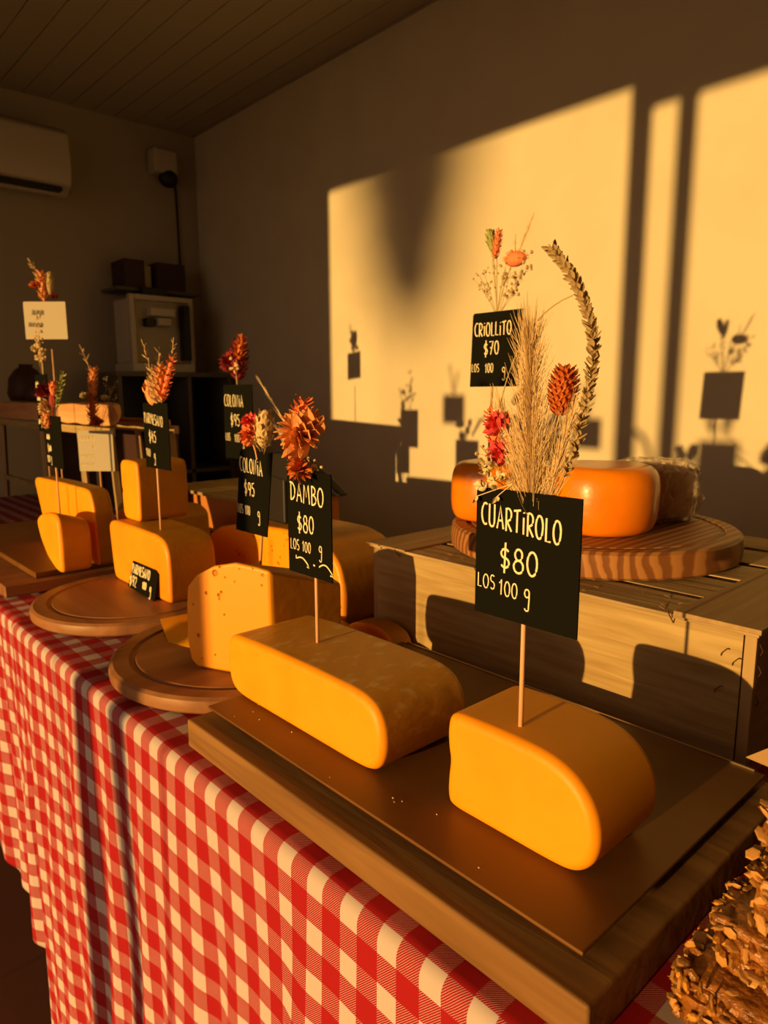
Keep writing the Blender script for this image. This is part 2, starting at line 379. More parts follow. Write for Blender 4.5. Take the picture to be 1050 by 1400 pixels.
def holes_mat(name, base, dark):
    m = mat(name, base, .42, sss=.2)
    nt = m.node_tree; L = nt.links; b = nt.nodes['Principled BSDF']
    tc = nt.nodes.new('ShaderNodeTexCoord'); v = nt.nodes.new('ShaderNodeTexVoronoi'); v.inputs['Scale'].default_value = 62; v.inputs['Randomness'].default_value = 1
    n = nt.nodes.new('ShaderNodeTexNoise'); n.inputs['Scale'].default_value = 14; L.new(tc.outputs['Object'], n.inputs['Vector'])
    L.new(tc.outputs['Object'], v.inputs['Vector'])
    th = nt.nodes.new('ShaderNodeMapRange'); th.inputs[1].default_value = .50; th.inputs[2].default_value = .7; th.inputs[3].default_value = .0; th.inputs[4].default_value = .34
    L.new(n.outputs['Fac'], th.inputs[0])
    s = nt.nodes.new('ShaderNodeMath'); s.operation = 'SUBTRACT'; L.new(v.outputs['Distance'], s.inputs[0]); L.new(th.outputs[0], s.inputs[1])
    r = nt.nodes.new('ShaderNodeMapRange'); r.inputs[1].default_value = 0; r.inputs[2].default_value = .12; L.new(s.outputs[0], r.inputs[0])
    bp = nt.nodes.new('ShaderNodeBump'); bp.inputs['Strength'].default_value = .9; bp.inputs['Distance'].default_value = .004
    L.new(r.outputs[0], bp.inputs['Height']); L.new(bp.outputs[0], b.inputs['Normal'])
    mx = nt.nodes.new('ShaderNodeMixRGB'); mx.inputs[1].default_value = (*dark, 1); mx.inputs[2].default_value = (*base, 1)
    L.new(r.outputs[0], mx.inputs[0]); L.new(mx.outputs[0], b.inputs['Base Color'])
    return m
M['holes'] = holes_mat('holed_yellow_cheese', (.88, .34, .006), (.55, .17, .004))
ZR = -.4028
def colonia(x, y, z):
    t = x                                # 0..1 along the cut face, y 0 front / 1 back
    a = Vector((-.932, .453)).lerp(Vector((-.800, .516)), t) if y < .5 else Vector((-.925, .64)).lerp(Vector((-.795, .64)), t)
    return (a.x, a.y, z if (y < .5 or z < -.3) else z-.040)
b = MB(); b.prism([(.02, -.278), (.14, -.258), (.35, -.242), (.60, -.234), (.85, -.2375), (1.0, -.2415), (1.0, ZR), (.10, ZR), (.02, -.392), (-.015, -.36), (-.005, -.31)], 0, 1, 0, 1, colonia)
tag(b.build('cheese_wedge', [M['rind'], M['holes']], None, org=(-.86, .55, ZR), bevel=.006, seg=4, angle=35), 'tall holed yellow cheese wedge on a round board, left of the long block', 'cheese')
cheese('half_cheese', 'big half wheel of holed cheese standing behind the colonia wedge and the DAMBO card',
       [(-1.465, -.345), (-1.455, -.322), (-1.41, -.298), (-1.30, -.276), (-1.16, -.268), (-1.06, -.268), (-1.01, -.280), (-.975, -.31), (-.958, -.36), (-.962, TZ+.004), (-1.44, TZ+.004)], .775, .93, .010,
       mats=(M['rind'], M['holes']))
cheese('cheese_block', 'deep yellow cheese block on the round board behind the small leaning card',
       [(-1.530, -.276), (-1.50, -.270), (-1.40, -.270), (-1.29, -.272), (-1.258, -.280), (-1.243, -.30), (-1.240, -.34), (-1.242, -.396), (-1.248, ZR), (-1.50, ZR), (-1.515, -.397), (-1.522, -.35)], .572, .675, .008,
       mats=(M['rind'], M['parm']))
cheese('cheese_block', 'smaller cheese block stacked on top of the deep yellow block',
       [(-1.515, -.142), (-1.49, -.139), (-1.44, -.140), (-1.428, -.145), (-1.425, -.20), (-1.428, -.2695), (-1.51, -.2695), (-1.514, -.215), (-1.508, -.208), (-1.514, -.20)], .600, .715, .007,
       mats=(M['rind'], M['paste']), cat='cheese')
ZL = -.3875
cheese('cheese_wedge', 'yellow wedge with a rounded rind in front of the far left cheese block',
       [(-1.722, -.284), (-1.69, -.268), (-1.63, -.258), (-1.59, -.257), (-1.572, -.268), (-1.566, -.32), (-1.570, ZL), (-1.60, ZL), (-1.655, -.365), (-1.70, -.325)], .478, .548, .010, mats=(M['rind'], M['paste']),
       fn=lambda x, y, z: (x, y, z-(.016 if (y > .5 and z > -.3) else 0)))
cheese('cheese_block', 'large flat topped yellow cheese block at the far left, behind the small wedge',
       [(-2.02, -.222), (-1.99, -.217), (-1.80, -.214), (-1.64, -.214), (-1.615, -.22), (-1.60, -.25), (-1.590, -.32), (-1.586, ZL), (-1.95, ZL), (-1.965, -.34)], .565, .612, .007)
cheese('cheese_wedge', 'low yellow cheese piece between the far left block and the deep yellow block',
       [(-1.90, -.315), (-1.83, -.305), (-1.78, -.305), (-1.74, -.32), (-1.735, TZ+.006), (-1.89, TZ+.006)], .735, .93, .006)
b = MB(); vs = [(-1.145, .505, -.392), (-1.03, .53, -.386), (-1.0, .49, -.4035), (-1.05, .475, -.4035), (-1.03, .60, -.4035), (-1.13, .60, -.4035), (-1.02, .60, -.388), (-1.13, .60, -.39)]
b.add(vs, [(0, 3, 2, 1), (0, 7, 5, 3), (1, 2, 4, 6), (3, 5, 4, 2), (7, 6, 4, 5), (0, 1, 6, 7)])
tag(b.build('cheese_slice', [M['paste']], None, org=(-1.07, .54, -.403), bevel=.003), 'thin tapering cheese slice lying on the round board left of the holed wedge', 'cheese')
cheese('cheese_piece', 'small rounded cheese piece on the cloth behind the long block',
       [(-.915, -.402), (-.89, -.390), (-.845, -.384), (-.81, -.390), (-.795, -.406), (-.79, TZ+.003), (-.912, TZ+.003)], .742, .79, .008)

def wheel(label, c, R, z0, h, group=None):
    b = MB(); prof = []
    for i in range(17):
        a = -math.pi/2+math.pi*i/16; ex = .55
        prof.append((R-.42*R+.42*R*abs(math.cos(a))**ex, z0+h/2+h/2*(abs(math.sin(a))**.72)*(1 if a > 0 else -1)))
    prof = [(.001, z0)]+prof+[(.001, z0+h)]
    b.lathe(prof, 64, c)
    for i, v in enumerate(b.v):
        p = Vector(v); d = noise.noise(p*14)*.0016; b.v[i] = (p.x+d, p.y+d, p.z if abs(p.z-z0) < .002 else p.z+d)
    return tag(b.build('round_cheese', M['orange'], None, org=(c[0], c[1], z0), smooth=True), label, 'cheese', group)
ZW = -.2175+.0003
wheel('glossy orange cheese wheel on the striped board, right of the CUARTiROLO card', (-.580, 1.000), .087, ZW, .106)
wheel('glossy orange cheese wheel at the left end of the striped board, behind the pink flowers', (-.768, .955), .069, ZW, .100)
wheel('shaded orange cheese wheel behind, between the two glossy ones', (-.75, 1.155), .083, ZW, .085)
# plastic-wrapped cheese
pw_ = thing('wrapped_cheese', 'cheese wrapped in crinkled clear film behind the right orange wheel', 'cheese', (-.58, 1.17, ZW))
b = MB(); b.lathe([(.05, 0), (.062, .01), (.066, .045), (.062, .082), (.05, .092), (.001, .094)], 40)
b.build('cheese_body', mat('brownish_rind', (.5, .22, .04), .5, bump=.2), pw_, smooth=True)  # one even brownish rind colour under the film
b = MB(); n = 56; prof = [(.058, 0), (.07, .012), (.074, .03), (.074, .05), (.073, .068), (.068, .085), (.056, .098), (.03, .1), (.001, .101)]
prof = [(r_+(r2-r_)*k/3, z_+(z2-z_)*k/3) for (r_, z_), (r2, z2) in zip(prof, prof[1:]) for k in range(3)]+[prof[-1]]
b.lathe(prof, 96)
for i, v in enumerate(b.v):
    p = Vector(v); d = abs(noise.noise(Vector((p.x*70, p.y*70, p.z*45))))*.016; q = Vector((p.x, p.y, 0)); q = q.normalized() if q.length > .01 else q
    b.v[i] = tuple(p+q*d+Vector((0, 0, d*.5 if p.z > .02 else 0)))
b.build('film_wrap', M['plastic'], pw_)

b = MB()
for i in range(22):
    x = random.uniform(-.73, -.235); y = random.uniform(.392, .44) if i % 2 else random.uniform(.56, .71); r_ = random.uniform(.0004, .0008)
    b.ball((x, y, TT+r_*.8), (r_*1.3, r_, r_*.8), nu=5, nv=4)
tag(b.build('cheese_crumbs', M['cream'], None, org=(-.5, .4, TT)), 'tiny pale cheese crumbs scattered on the dark tray', 'crumbs', kind='stuff')

# ------------------------------------------------------------------ pale crate
cx0, cx1, cy0, cy1, cz0, cz1 = -.905, -.266, .80, 1.36, TZ+.003, -.2660
K = (-.58, .8, cz0)
cr = thing('wooden_crate', 'pale wooden crate turned over, with a slatted lid carrying the striped round board', 'crate', K)
box('front_panel', M['pine'], (cx0+.012, -.280, cy0, cy0+.006, cz0, cz1), cr, K)
box('back_panel', M['pine'], (cx0+.012, cx1-.012, cy1-.006, cy1, cz0, cz1), cr, K)
box('side_panel', M['pineY'], (cx0+.004, cx0+.010, cy0+.006, cy1-.006, cz0, cz1), cr, K)
box('side_panel', M['pineY'], (cx1-.012, cx1-.006, cy0+.012, cy1-.006, cz0, cz1), cr, K)
for (x, y) in ((cx0, cy0+.001), (cx1-.013, cy0+.001), (cx0, cy1-.013), (cx1-.013, cy1-.013)):
    box('corner_post', M['pineZ'], (x, x+.013, y, y+.012, cz0, cz1), cr, K, bevel=.001)
zs = cz1
ys = cy0-.006
for wd, gap in ((.085, .014), (.10, .02), (.09, .02), (.10, .02), (.10, 0)):
    box('lid_slat', M['oldpine'], (cx0-.004, cx1+.004, ys, ys+wd, zs, zs+.005), cr, K, bevel=.001); ys += wd+gap
for xa in (cx0-.006, cx1-.09):
    box('lid_batten', M['pineY'], (xa, xa+.098, cy0-.012, cy1+.012, zs+.0052, zs+.0115 if xa > -.5 else zs+.0085), cr, K, bevel=.001)
wire = mat('rusty_wire', (.12, .06, .03), .5, .5)
for (x, z) in ((-.298, -.292), (-.302, -.338), (-.285, -.30)):
    b = MB(); b.tube([(x-.004, cy0-.001, z-.006), (x-.003, cy0-.004, z-.002), (x+.003, cy0-.004, z+.005), (x+.005, cy0-.001, z+.004)], .0006, 5); b.build('staple', wire, cr, org=K)
for z in (-.285, -.31, -.345):
    b = MB(); b.tube([(cx1+.001, cy0+.012, z-.006), (cx1+.004, cy0+.010, z), (cx1+.001, cy0+.008, z+.008)], .0006, 5); b.build('staple', wire, cr, org=K)
for x in (-.36, -.835, -.66):
    b = MB(); b.tube([(x-.004, cy0-.007, -.257), (x, cy0-.0135, -.260), (x+.001, cy0-.008, -.267), (x, cy0-.001, -.273)], .0008, 5); b.build('wire_tie', wire, cr, org=K)
b = MB(); 
for i in range(24):
    x = random.uniform(-.88, -.3); y = random.uniform(.80, .86)
    a = random.uniform(0, 6.3); b.tube([(x, y, -.2605), (x+.008*math.cos(a), y+.004*math.sin(a), -.259)], .0003, 4)
tag(b.build('splinter', M['pineY'], cr, org=K), kind='stuff')

# ------------------------------------------------------------------ handwriting
def arc(cx, cy, rx, ry, a0, a1, n=12): return [(cx+rx*math.cos(math.radians(a0+(a1-a0)*i/n)), cy+ry*math.sin(math.radians(a0+(a1-a0)*i/n))) for i in range(n+1)]
G = {
 'C': (.55, [arc(.36, .5, .32, .48, 60, 300)]),
 'U': (.62, [[(.06, 1), (.05, .4)]+arc(.29, .25, .24, .25, 180, 360)+[(.53, 1)]]),
 'A': (.62, [[(.02, 0), (.3, 1), (.58, 0)], [(.12, .36), (.5, .36)]]),
 'R': (.6, [[(.08, 0), (.08, 1)], [(.0, .95)]+arc(.22, .72, .3, .27, 90, -90, 8)+[(.12, .45), (.55, 0)]]),
 'T': (.6, [[(0, .92), (.6, .98)], [(.3, .95), (.28, 0)]]),
 'i': (.25, [[(.12, .72), (.12, 0)], [(.13, .95), (.14, .9)]]),
 'I': (.2, [[(.1, 1), (.1, 0)]]),
 'O': (.66, [arc(.31, .5, .29, .49, 80, 440, 18)]),
 'L': (.5, [[(.08, 1), (.06, .03), (.46, .03)]]),
 'D': (.62, [[(.1, 1), (.08, 0)], [(-.04, .98)]+arc(.08, .5, .48, .48, 85, -88, 12)]),
 'M': (.8, [[(.05, 0), (.14, 1), (.38, .35), (.62, 1), (.74, 0)]]),
 'B': (.58, [[(.08, 1), (.08, 0)], [(.02, .98)]+arc(.1, .76, .36, .23, 80, -90, 8)+arc(.1, .27, .44, .27, 90, -95, 8)]),
 'N': (.64, [[(.05, 0), (.07, 1), (.5, .02), (.53, 1)]]),
 'P': (.55, [[(.08, 0), (.08, 1)], [(.0, .97)]+arc(.12, .73, .36, .25, 90, -90, 8)]),
 'E': (.5, [[(.46, .98), (.07, .96), (.06, .03), (.46, .03)], [(.07, .52), (.38, .52)]]),
 'S': (.52, [arc(.27, .75, .22, .24, 40, 250, 10)+arc(.25, .26, .23, .26, 80, -140, 10)]),
 '$': (.6, [arc(.28, .66, .21, .19, 30, 250, 10)+arc(.28, .28, .22, .2, 75, -150, 10), [(.3, 1.12), (.26, -.15)]]),
 '8': (.55, [arc(.27, .75, .19, .23, 260, -100, 14)+arc(.27, .27, .25, .26, 90, 450, 16)]),
 '0': (.58, [arc(.29, .5, .25, .48, 90, 450, 18)]),
 '1': (.38, [[(.02, .74), (.22, 1), (.2, 0)]]),
 '7': (.55, [[(.02, .95), (.5, .98), (.2, 0)], [(.12, .5), (.42, .52)]]),
 '9': (.55, [arc(.26, .7, .22, .27, 10, 370, 14)+[(.47, .5), (.34, 0)]]),
 '5': (.55, [[(.5, .98), (.12, .95), (.08, .58)]+arc(.24, .32, .26, .31, 105, -140, 10)]),
 '4': (.55, [[(.2, 1), (.02, .4), (.48, .42)], [(.36, .8), (.34, 0)]]),
 '2': (.55, [arc(.25, .74, .22, .24, 170, -30, 9)+[(.04, .04), (.5, .03)]]),
 'g': (.55, [arc(.26, .62, .21, .24, 20, 380, 12)+[(.46, .3), (.42, -.2)]+arc(.26, -.25, .18, .17, -10, -170, 6)]),
 'm': (.8, [[(.05, .7), (.06, 0)], [(.06, .5)]+arc(.2, .45, .14, .22, 150, 0, 5)+[(.34, 0)], [(.34, .5)]+arc(.5, .45, .15, .22, 150, 0, 5)+[(.65, 0)]]),
 ' ': (.45, []),
 '~': (.5, [[(0, .1), (.08, .9), (.16, .1), (.26, .85), (.32, .1)]+arc(.42, .45, .1, .35, 200, -160, 8)]),   # a word too blurred to read
}
def write(b, s, x0, z0, h, asp=.8, r=.0011, slope=0, y=-.0017):
    x = x0
    for ch in s:
        wd, st = G[ch]; j = random.uniform(-.03, .03)*h
        for pl in st:
            pts = [(x+px*h*asp, y, z0+j+pz*h+(x-x0)*slope) for px, pz in pl]
            b.tube(pts, r, 6, flat=.35)
        x += (wd+.14)*h*asp
    return x

# ------------------------------------------------------------------ dried flower pieces (local to a sign: x right, z up)
def bez(p0, p1, p2, n=8):
    p0, p1, p2 = Vector(p0), Vector(p1), Vector(p2)
    return [p0*(1-t)**2+p1*2*t*(1-t)+p2*t*t for t in (i/n for i in range(n+1))]
def plume(root, base, tip, wid, n, mt=None, r=.00022, name='grass_plume', lean=.25):
    b = MB(); base, tip = Vector(base), Vector(tip); ax = tip-base; ln = ax.length
    side = Vector((1, 0, 0)); b.tube(bez(base, base+ax*.5, tip), [.0009]*6+[.0004]*3, 5)
    for i in range(n):
        t = random.random()**.9*.85; s = base+ax*t; a = random.uniform(0, 2*math.pi); o = Vector((math.cos(a), math.sin(a)*.7, 0))
        L_ = ln*random.uniform(.14, .30)*(1.15-t*.5); sp = wid*random.uniform(.3, 1)*(1-.55*t)
        b.tube(bez(s, s+ax.normalized()*L_*.5+o*sp*.75, s+ax.normalized()*L_+o*sp*random.uniform(.7, 1.2), 4), [r*1.3, r*1.2, r, r*.8, r*.4], 3, cap=False)
    return b.build(name, mt or M['straw'], root)
def seedhead(root, base, tip, rad, mt, n=90, name='seed_head', spike=.006):
    b = MB(); base, tip = Vector(base), Vector(tip); ax = tip-base; d = ax.normalized(); b.ball(base+ax*.5, (rad*.75, rad*.75, ax.length*.5), R=d.to_track_quat('Z', 'Y').to_matrix())
    q = d.to_track_quat('Z', 'Y')
    for i in range(n):
        t = (i+.5)/n; a = i*2.4; rr_ = rad*math.sin(math.pi*min(.97, t*.92+.06))**.6
        o = q @ Vector((math.cos(a), math.sin(a), 0)); p = base+ax*t+o*rr_*.6
        b.leaf(p, o*.75+d*.8, spike, spike*.55, curl=.1, nrm=o)
    return b.build(name, mt, root)
def blossom(root, c, rad, mt, layers=4, name='flower_head', up=(0, -.5, .85), petals=9, core=None):
    b = MB(); up = Vector(up).normalized(); q = up.to_track_quat('Z', 'Y'); c = Vector(c)
    for l in range(layers):
        tilt = .25+.95*l/max(1, layers-1)
        for k in range(petals+l):
            a = 2*math.pi*(k+.5*(l % 2))/(petals+l)+random.uniform(-.15, .15)
            d = q @ Vector((math.sin(tilt)*math.cos(a), math.sin(tilt)*math.sin(a), math.cos(tilt)))
            nn = q @ Vector((math.cos(a), math.sin(a), 0))
            b.leaf(c+d*rad*.1, d, rad*random.uniform(.8, 1.05), rad*.5, curl=-.35 if l < layers/2 else .15, nrm=nn.cross(d))
    b.ball(c, rad*.28)
    return b.build(name, mt, root)
def sprig(root, base, tips, mt, bud=.0022, name='bud_spray', stem_mt=None, nb=7):
    b = MB(); base = Vector(base)
    for tp in tips:
        tp = Vector(tp); mid = (base+tp)/2+Vector((random.uniform(-.004, .004), random.uniform(-.004, .004), .004)); cu = bez(base, mid, tp)
        b.tube(cu, .0004, 4)
        for k in range(nb):
            p = cu[random.randint(4, 8)]; e = p+Vector((random.uniform(-.010, .010), random.uniform(-.008, .008), random.uniform(0, .012)))
            b.tube([p, e], .0003, 3); b.ball(e, bud*random.uniform(.7, 1.2), nu=6, nv=4)
    return b.build(name, mt, root)
def bud(root, base, tip, rad, mt, name='flower_bud'):
    b = MB(); base, tip = Vector(base), Vector(tip); q = (tip-base).normalized().to_track_quat('Z', 'Y').to_matrix()
    b.ball((base+tip)/2, (rad, rad, (tip-base).length/2), nu=12, nv=10, R=q)
    for i in range(24):
        a = i*2.4; t = i/24; p = base+(tip-base)*(.1+.8*t)+q @ Vector((rad*math.cos(a), rad*math.sin(a), 0))*math.sin(math.pi*(.12+.76*t))
        b.leaf(p, (tip-base).normalized()+(q @ Vector((math.cos(a), math.sin(a), 0)))*.3, rad*.9, rad*.6, curl=0, nrm=q @ Vector((math.cos(a), math.sin(a), 0)))
    return b.build(name, mt, root)
def leafy(root, pts, mt, n=16, ln=.008, wd=.003, name='leafy_sprig', r=.0006):
    b = MB(); P_ = [Vector(p) for p in pts]; cu = []
    for i in range(len(P_)-1):
        for k in range(6): cu.append(P_[i].lerp(P_[i+1], k/6))
    cu.append(P_[-1]); 
    for _ in range(4): cu = [cu[0]]+[(cu[i-1]+cu[i]*2+cu[i+1])/4 for i in range(1, len(cu)-1)]+[cu[-1]]
    b.tube(cu, r, 5)
    st = int(len(cu)*.15)
    for i in range(n):
        j = st+(len(cu)-2-st)*i/n; j = min(len(cu)-1.01, j+random.uniform(-.3, .3)); k = int(max(0, j)); p = cu[k].lerp(cu[k+1], j-k); d = (cu[k+1]-cu[k]).normalized(); a = i*2.4+random.uniform(-.5, .5)
        o = Vector((math.cos(a), math.sin(a), 0)); o = (o-d*o.dot(d)).normalized()
        b.leaf(p, d*.9+o*.7, ln*random.uniform(.7, 1.1), wd, curl=.1, nrm=o)
    return b.build(name, mt, root)

def sign(label, base, stick_bottom, card_z0, card_h, card_x, card_w, rows, mt=None, ink=None, tilt=0, lean=0, group='price cards on sticks', card_y=0, rowsr=.0011, stick=True, shear=0, rz=0):
    """base: where the stick enters; card_z0: card's lower edge above base; card_x: its left edge from the stick"""
    root = thing('price_sign', label, 'sign', base, None, rz)
    H = card_z0+card_h
    def S(x, z): return (x+shear*z, z)
    if stick:
        b = MB(); b.tube([(0, .0035, stick_bottom), (lean*.0+shear*H*.8, .0035, H*.8)], .0022, 10); b.build('stick', M['stick'], root, smooth=True)
    b = MB(); w2 = card_w
    pts = [S(card_x, card_z0), S(card_x+w2, card_z0+tilt), S(card_x+w2, H+tilt), S(card_x+.003, H), S(card_x, H-.003)]
    b.prism(pts, -.0007, .0009); c = b.build('card', mt or M['slate'], root)
    b = MB()
    for (s, fx, fz, h, asp, sl) in rows:
        x0 = card_x+fx; z0 = card_z0+fz; x0s, z0s = S(x0, z0)
        write(b, s, x0s, z0s, h, asp, rowsr*.82*h/.018 if h > .01 else rowsr*.7, sl, -.0010)
    o = b.build('lettering', ink or M['chalk'], c)
    return root, H

ZT = -.2870
# CUARTiROLO
g_, H = sign('large black card reading CUARTiROLO $80 on the stick in the rounded front cheese', (-.339, .466, ZT), -.02, .095, .112, -.0505, .104,
     [('CUARTiROLO', .006, .080, .0195, .60, -.085), ('$80', .027, .044, .021, .92, -.06), ('LOS', .003, .024, .0125, .78, -.02), ('100', .027, .021, .0135, .78, -.06), ('g', .053, .019, .0145, .8, 0)], tilt=0)
# flowers behind the card, top edge at z=H
z = H
plume(g_, (.004, .006, z-.03), (-.006, .006, z+.148), .034, 900)
plume(g_, (.002, .008, z-.03), (-.038, .006, z+.085), .020, 220)
plume(g_, (.010, .008, z-.03), (.040, .008, z+.080), .020, 230)
seedhead(g_, (.022, .012, z+.062), (.026, .012, z+.098), .012, M['rust'], 110, spike=.0075)
b = MB(); b.tube(bez((.010, .008, z-.02), (.016, .010, z+.03), (.022, .012, z+.064)), .0007, 5); b.build('stem', M['stem'], g_)
leafy(g_, [(.020, .006, z-.01), (.035, .006, z+.02), (.05, .006, z+.075), (.054, .006, z+.115), (.045, .006, z+.145), (.028, .006, z+.172), (.010, .006, z+.192)], M['lav'], 230, .0085, .0046, name='dried_spike')
b = MB(); b.tube(bez((-.036, .006, z+.055), (-.02, .006, z+.14), (.033, .006, z+.152), 12), .0005, 5); b.build('stem', M['stem'], g_)
blossom(g_, (-.032, .006, z+.052), .014, M['pink'], 3, up=(-.2, -.6, .6), petals=7)
blossom(g_, (-.030, .010, z+.030), .015, M['pink'], 3, up=(-.3, -.6, .2), petals=7)
seedhead(g_, (-.036, .006, z+.035), (-.041, .006, z+.065), .007, M['coral'], 30, spike=.007, name='petal_cluster')
sprig(g_, (-.015, .006, z-.004), [(-.052, .004, z+.035), (-.045, .004, z+.028), (-.05, .0, z+.012)], M['stem'], .0016, nb=3)
b = MB()
for i in range(16):
    p = Vector((-.032+random.uniform(-.012, .012), -.004+random.uniform(-.004, .004), z+.004+random.uniform(-.006, .020)))
    for k in range(3): b.leaf(p, (random.uniform(-1, 1), -.5, random.uniform(-.3, 1)), .007, .0045, curl=.3)
for tp in ((-.048, -.004, z-.008), (-.026, -.004, z-.006)):
    b.tube([(-.012, -.002, z+.006), tp], .0004, 4); b.leaf(tp, (-.4, -.3, -.6), .007, .004); b.leaf(tp, (.4, -.3, -.5), .006, .004)
b.build('small_white_flowers', M['cream'], g_)

# DAMBO
g_, H = sign('black card reading DAMBO $80 with a chalk scroll, stuck in the long worn cheese block', (-.652, .482, -.299), -.02, .083, .126, -.050, .086,
     [('DAMBO', .007, .089, .022, .78, -.03), ('$80', .020, .053, .021, .78, -.03), ('LOS 100', .005, .029, .013, .7, -.02), ('g', .062, .028, .0145, .8, 0)])
c = [o for o in g_.children if o.name.startswith('card')][0]
b = MB(); b.tube([(-.034, -.001, .105), (-.034, -.001, .101)]+[(-.034+.024*i/8, -.001, .1005+.004*math.sin(math.pi*i/8)-.004*(i/8)**2) for i in range(1, 9)]+[(-.008, -.001, .093), (-.012, -.001, .094)], .0009, 5, flat=.35)
b.tube([(.012, -.001, .098)]+[(.012+.024*i/8, -.001, .098+.005*math.sin(math.pi*i/8)-.004*(i/8)**2) for i in range(1, 9)]+[(.038, -.001, .091), (.033, -.001, .0915)], .0009, 5, flat=.35)
b.tube([(.001, -.001, .0985), (.004, -.001, .098)], .0011, 5, flat=.35)
b.build('chalk_scroll', M['chalk'], c)
z = H
blossom(g_, (.006, -.008, z+.040), .034, M['peach'], 5, up=(.1, -.8, .45), petals=9)
seedhead(g_, (-.008, -.014, z+.034), (.004, -.012, z+.082), .011, M['coral'], 50, spike=.011, name='petal_cluster')
blossom(g_, (-.002, -.012, z+.008), .019, M['rust'], 3, up=(.2, -.8, -.4), petals=8)
plume(g_, (-.016, .004, z-.004), (-.082, .004, z+.055), .012, 90)
plume(g_, (-.05, .004, z+.05), (-.118, .004, z+.112), .006, 40)
sprig(g_, (-.010, .002, z-.014), [(.004, 0, z-.002), (.008, -.004, z+.008)], M['cream'], .0018)

# COLONiA (front)
g_, H = sign('tilted black card reading COLONiA $95 on the tall holed wedge', (-.878, .545, -.252), -.02, .046, .124, -.064, .086,
     [('COLONiA', .004, .092, .0215, .60, -.06), ('$95', .020, .058, .020, .7, -.04), ('LOS 100', .004, .028, .014, .54, -.03), ('g', .060, .022, .016, .75, 0)], shear=.16, rowsr=.0010)
z = H
blossom(g_, (-.002, .004, z+.022), .021, M['coral'], 4, up=(-.2, -.8, .3), petals=9)
blossom(g_, (-.010, .004, z+.040), .015, M['pink'], 3, up=(-.2, -.6, .6), petals=8)
bud(g_, (.018, .004, z+.006), (.030, .004, z+.060), .012, M['straw'], name='dry_seed_head')
sprig(g_, (.024, .002, z-.010), [(.0, 0, z+.016), (.018, -.002, z+.020), (.034, -.002, z+.014), (.045, -.002, z+.012)], M['stem'], .0018, nb=9)
b = MB(); b.tube(bez((.012, -.002, z-.012), (.008, -.002, z+.01), (-.006, -.002, z+.016)), .0012, 5); b.build('stem', M['peach'], g_)

# COLONIA (behind)
g_, H = sign('black card reading COLONiA $95 in the shade, behind and left of the other COLONiA card', (-1.44, .86, -.292), -.02, .135, .178, -.07, .128,
     [('COLONiA', .004, .128, .027, .66, -.02), ('$95', .03, .083, .027, .75, -.02), ('LOS', .004, .047, .018, .6, -.02), ('100', .045, .045, .018, .7, -.02), ('g', .080, .040, .02, .8, 0)], rowsr=.0010)
z = H
seedhead(g_, (-.010, .004, z+.010), (.004, .004, z+.095), .020, M['maroon'], 70, spike=.018, name='red_flower_spray')
blossom(g_, (-.022, .004, z+.045), .032, M['maroon'], 4, up=(-.3, -.6, .6), petals=9)
seedhead(g_, (.012, -.004, z+.055), (.028, -.004, z+.105), .009, M['rust'], 26, spike=.015, name='petal_cluster')
sprig(g_, (0, -.004, z), [(-.004, -.01, z+.06), (.010, -.01, z+.055), (.004, -.01, z+.04)], M['straw'], .0035, nb=6)

# black folded card behind, built from an upright and a slanted piece
QO = (-1.22, .82, -.2675)
sc0 = thing('serving_scoop', 'black scoop with a long handle standing on the big half wheel behind the COLONiA card', 'scoop', QO)
b = MB(); b.box(-1.275, -1.185, .805, .83, -.2675, -.165); b.build('scoop_body', M['black'], sc0, org=QO, bevel=.006)
b = MB(); b.prism([(-1.285, -.165), (-1.19, -.175), (-1.05, -.195), (-1.0, -.188), (-1.04, -.165), (-1.12, -.125), (-1.20, -.118), (-1.28, -.125)], .802, .828); b.build('handle', M['black'], sc0, org=QO, bevel=.005)  # slanted upper piece of the black card
b = MB(); b.ball((-1.035, .797, -.196), .008, nu=10, nv=8); b.build('pale_dot', M['ac'], sc0, org=QO)

# CRIOLLiTO
g_, H = sign('black card reading CRIOLLiTO $70 on a tall stick in front of the sunlit wall', (-.803, .985, -.126), -.012, .137, .128, -.048, .108,
     [('CRiOLLiTO', .006, .088, .023, .62, -.01), ('$70', .029, .055, .023, .72, -.01), ('LOS', .003, .026, .014, .62, 0), ('100', .034, .024, .016, .62, 0), ('g', .072, .018, .017, .8, 0)], shear=.04)
z = H; xo = .012
bud(g_, (xo-.010, .004, z+.098), (xo-.020, .004, z+.140), .008, M['green'], name='green_leaf_bud')
seedhead(g_, (xo-.006, .002, z+.088), (xo+.003, .002, z+.134), .0075, M['coral'], 60, spike=.006, name='pink_bud')
b = MB(); b.ball((xo+.037, .004, z+.082), (.021, .012, .0125), nu=14, nv=10); 
for i in range(90):
    a = random.uniform(0, 6.28); e = random.uniform(-.2, 1.3); d = Vector((math.cos(a)*math.cos(e), math.sin(a)*math.cos(e), math.sin(e)))
    p = Vector((xo+.037+d.x*.020, .004+d.y*.011, z+.082+d.z*.012)); b.tube([p, p+d*.005], .0004, 3)
b.build('pink_pompom', M['coral'], g_)
plume(g_, (xo+.040, .004, z+.088), (xo+.072, .004, z+.150), .007, 60)
plume(g_, (xo+.035, .004, z+.090), (xo+.036, .004, z+.122), .006, 20)
sprig(g_, (xo+.0, .004, z-.008), [(xo-.043, .004, z+.05), (xo-.036, .0, z+.062), (xo-.030, 0, z+.04), (xo-.026, 0, z+.066), (xo-.010, 0, z+.085)], M['lav'], .0018, nb=10)
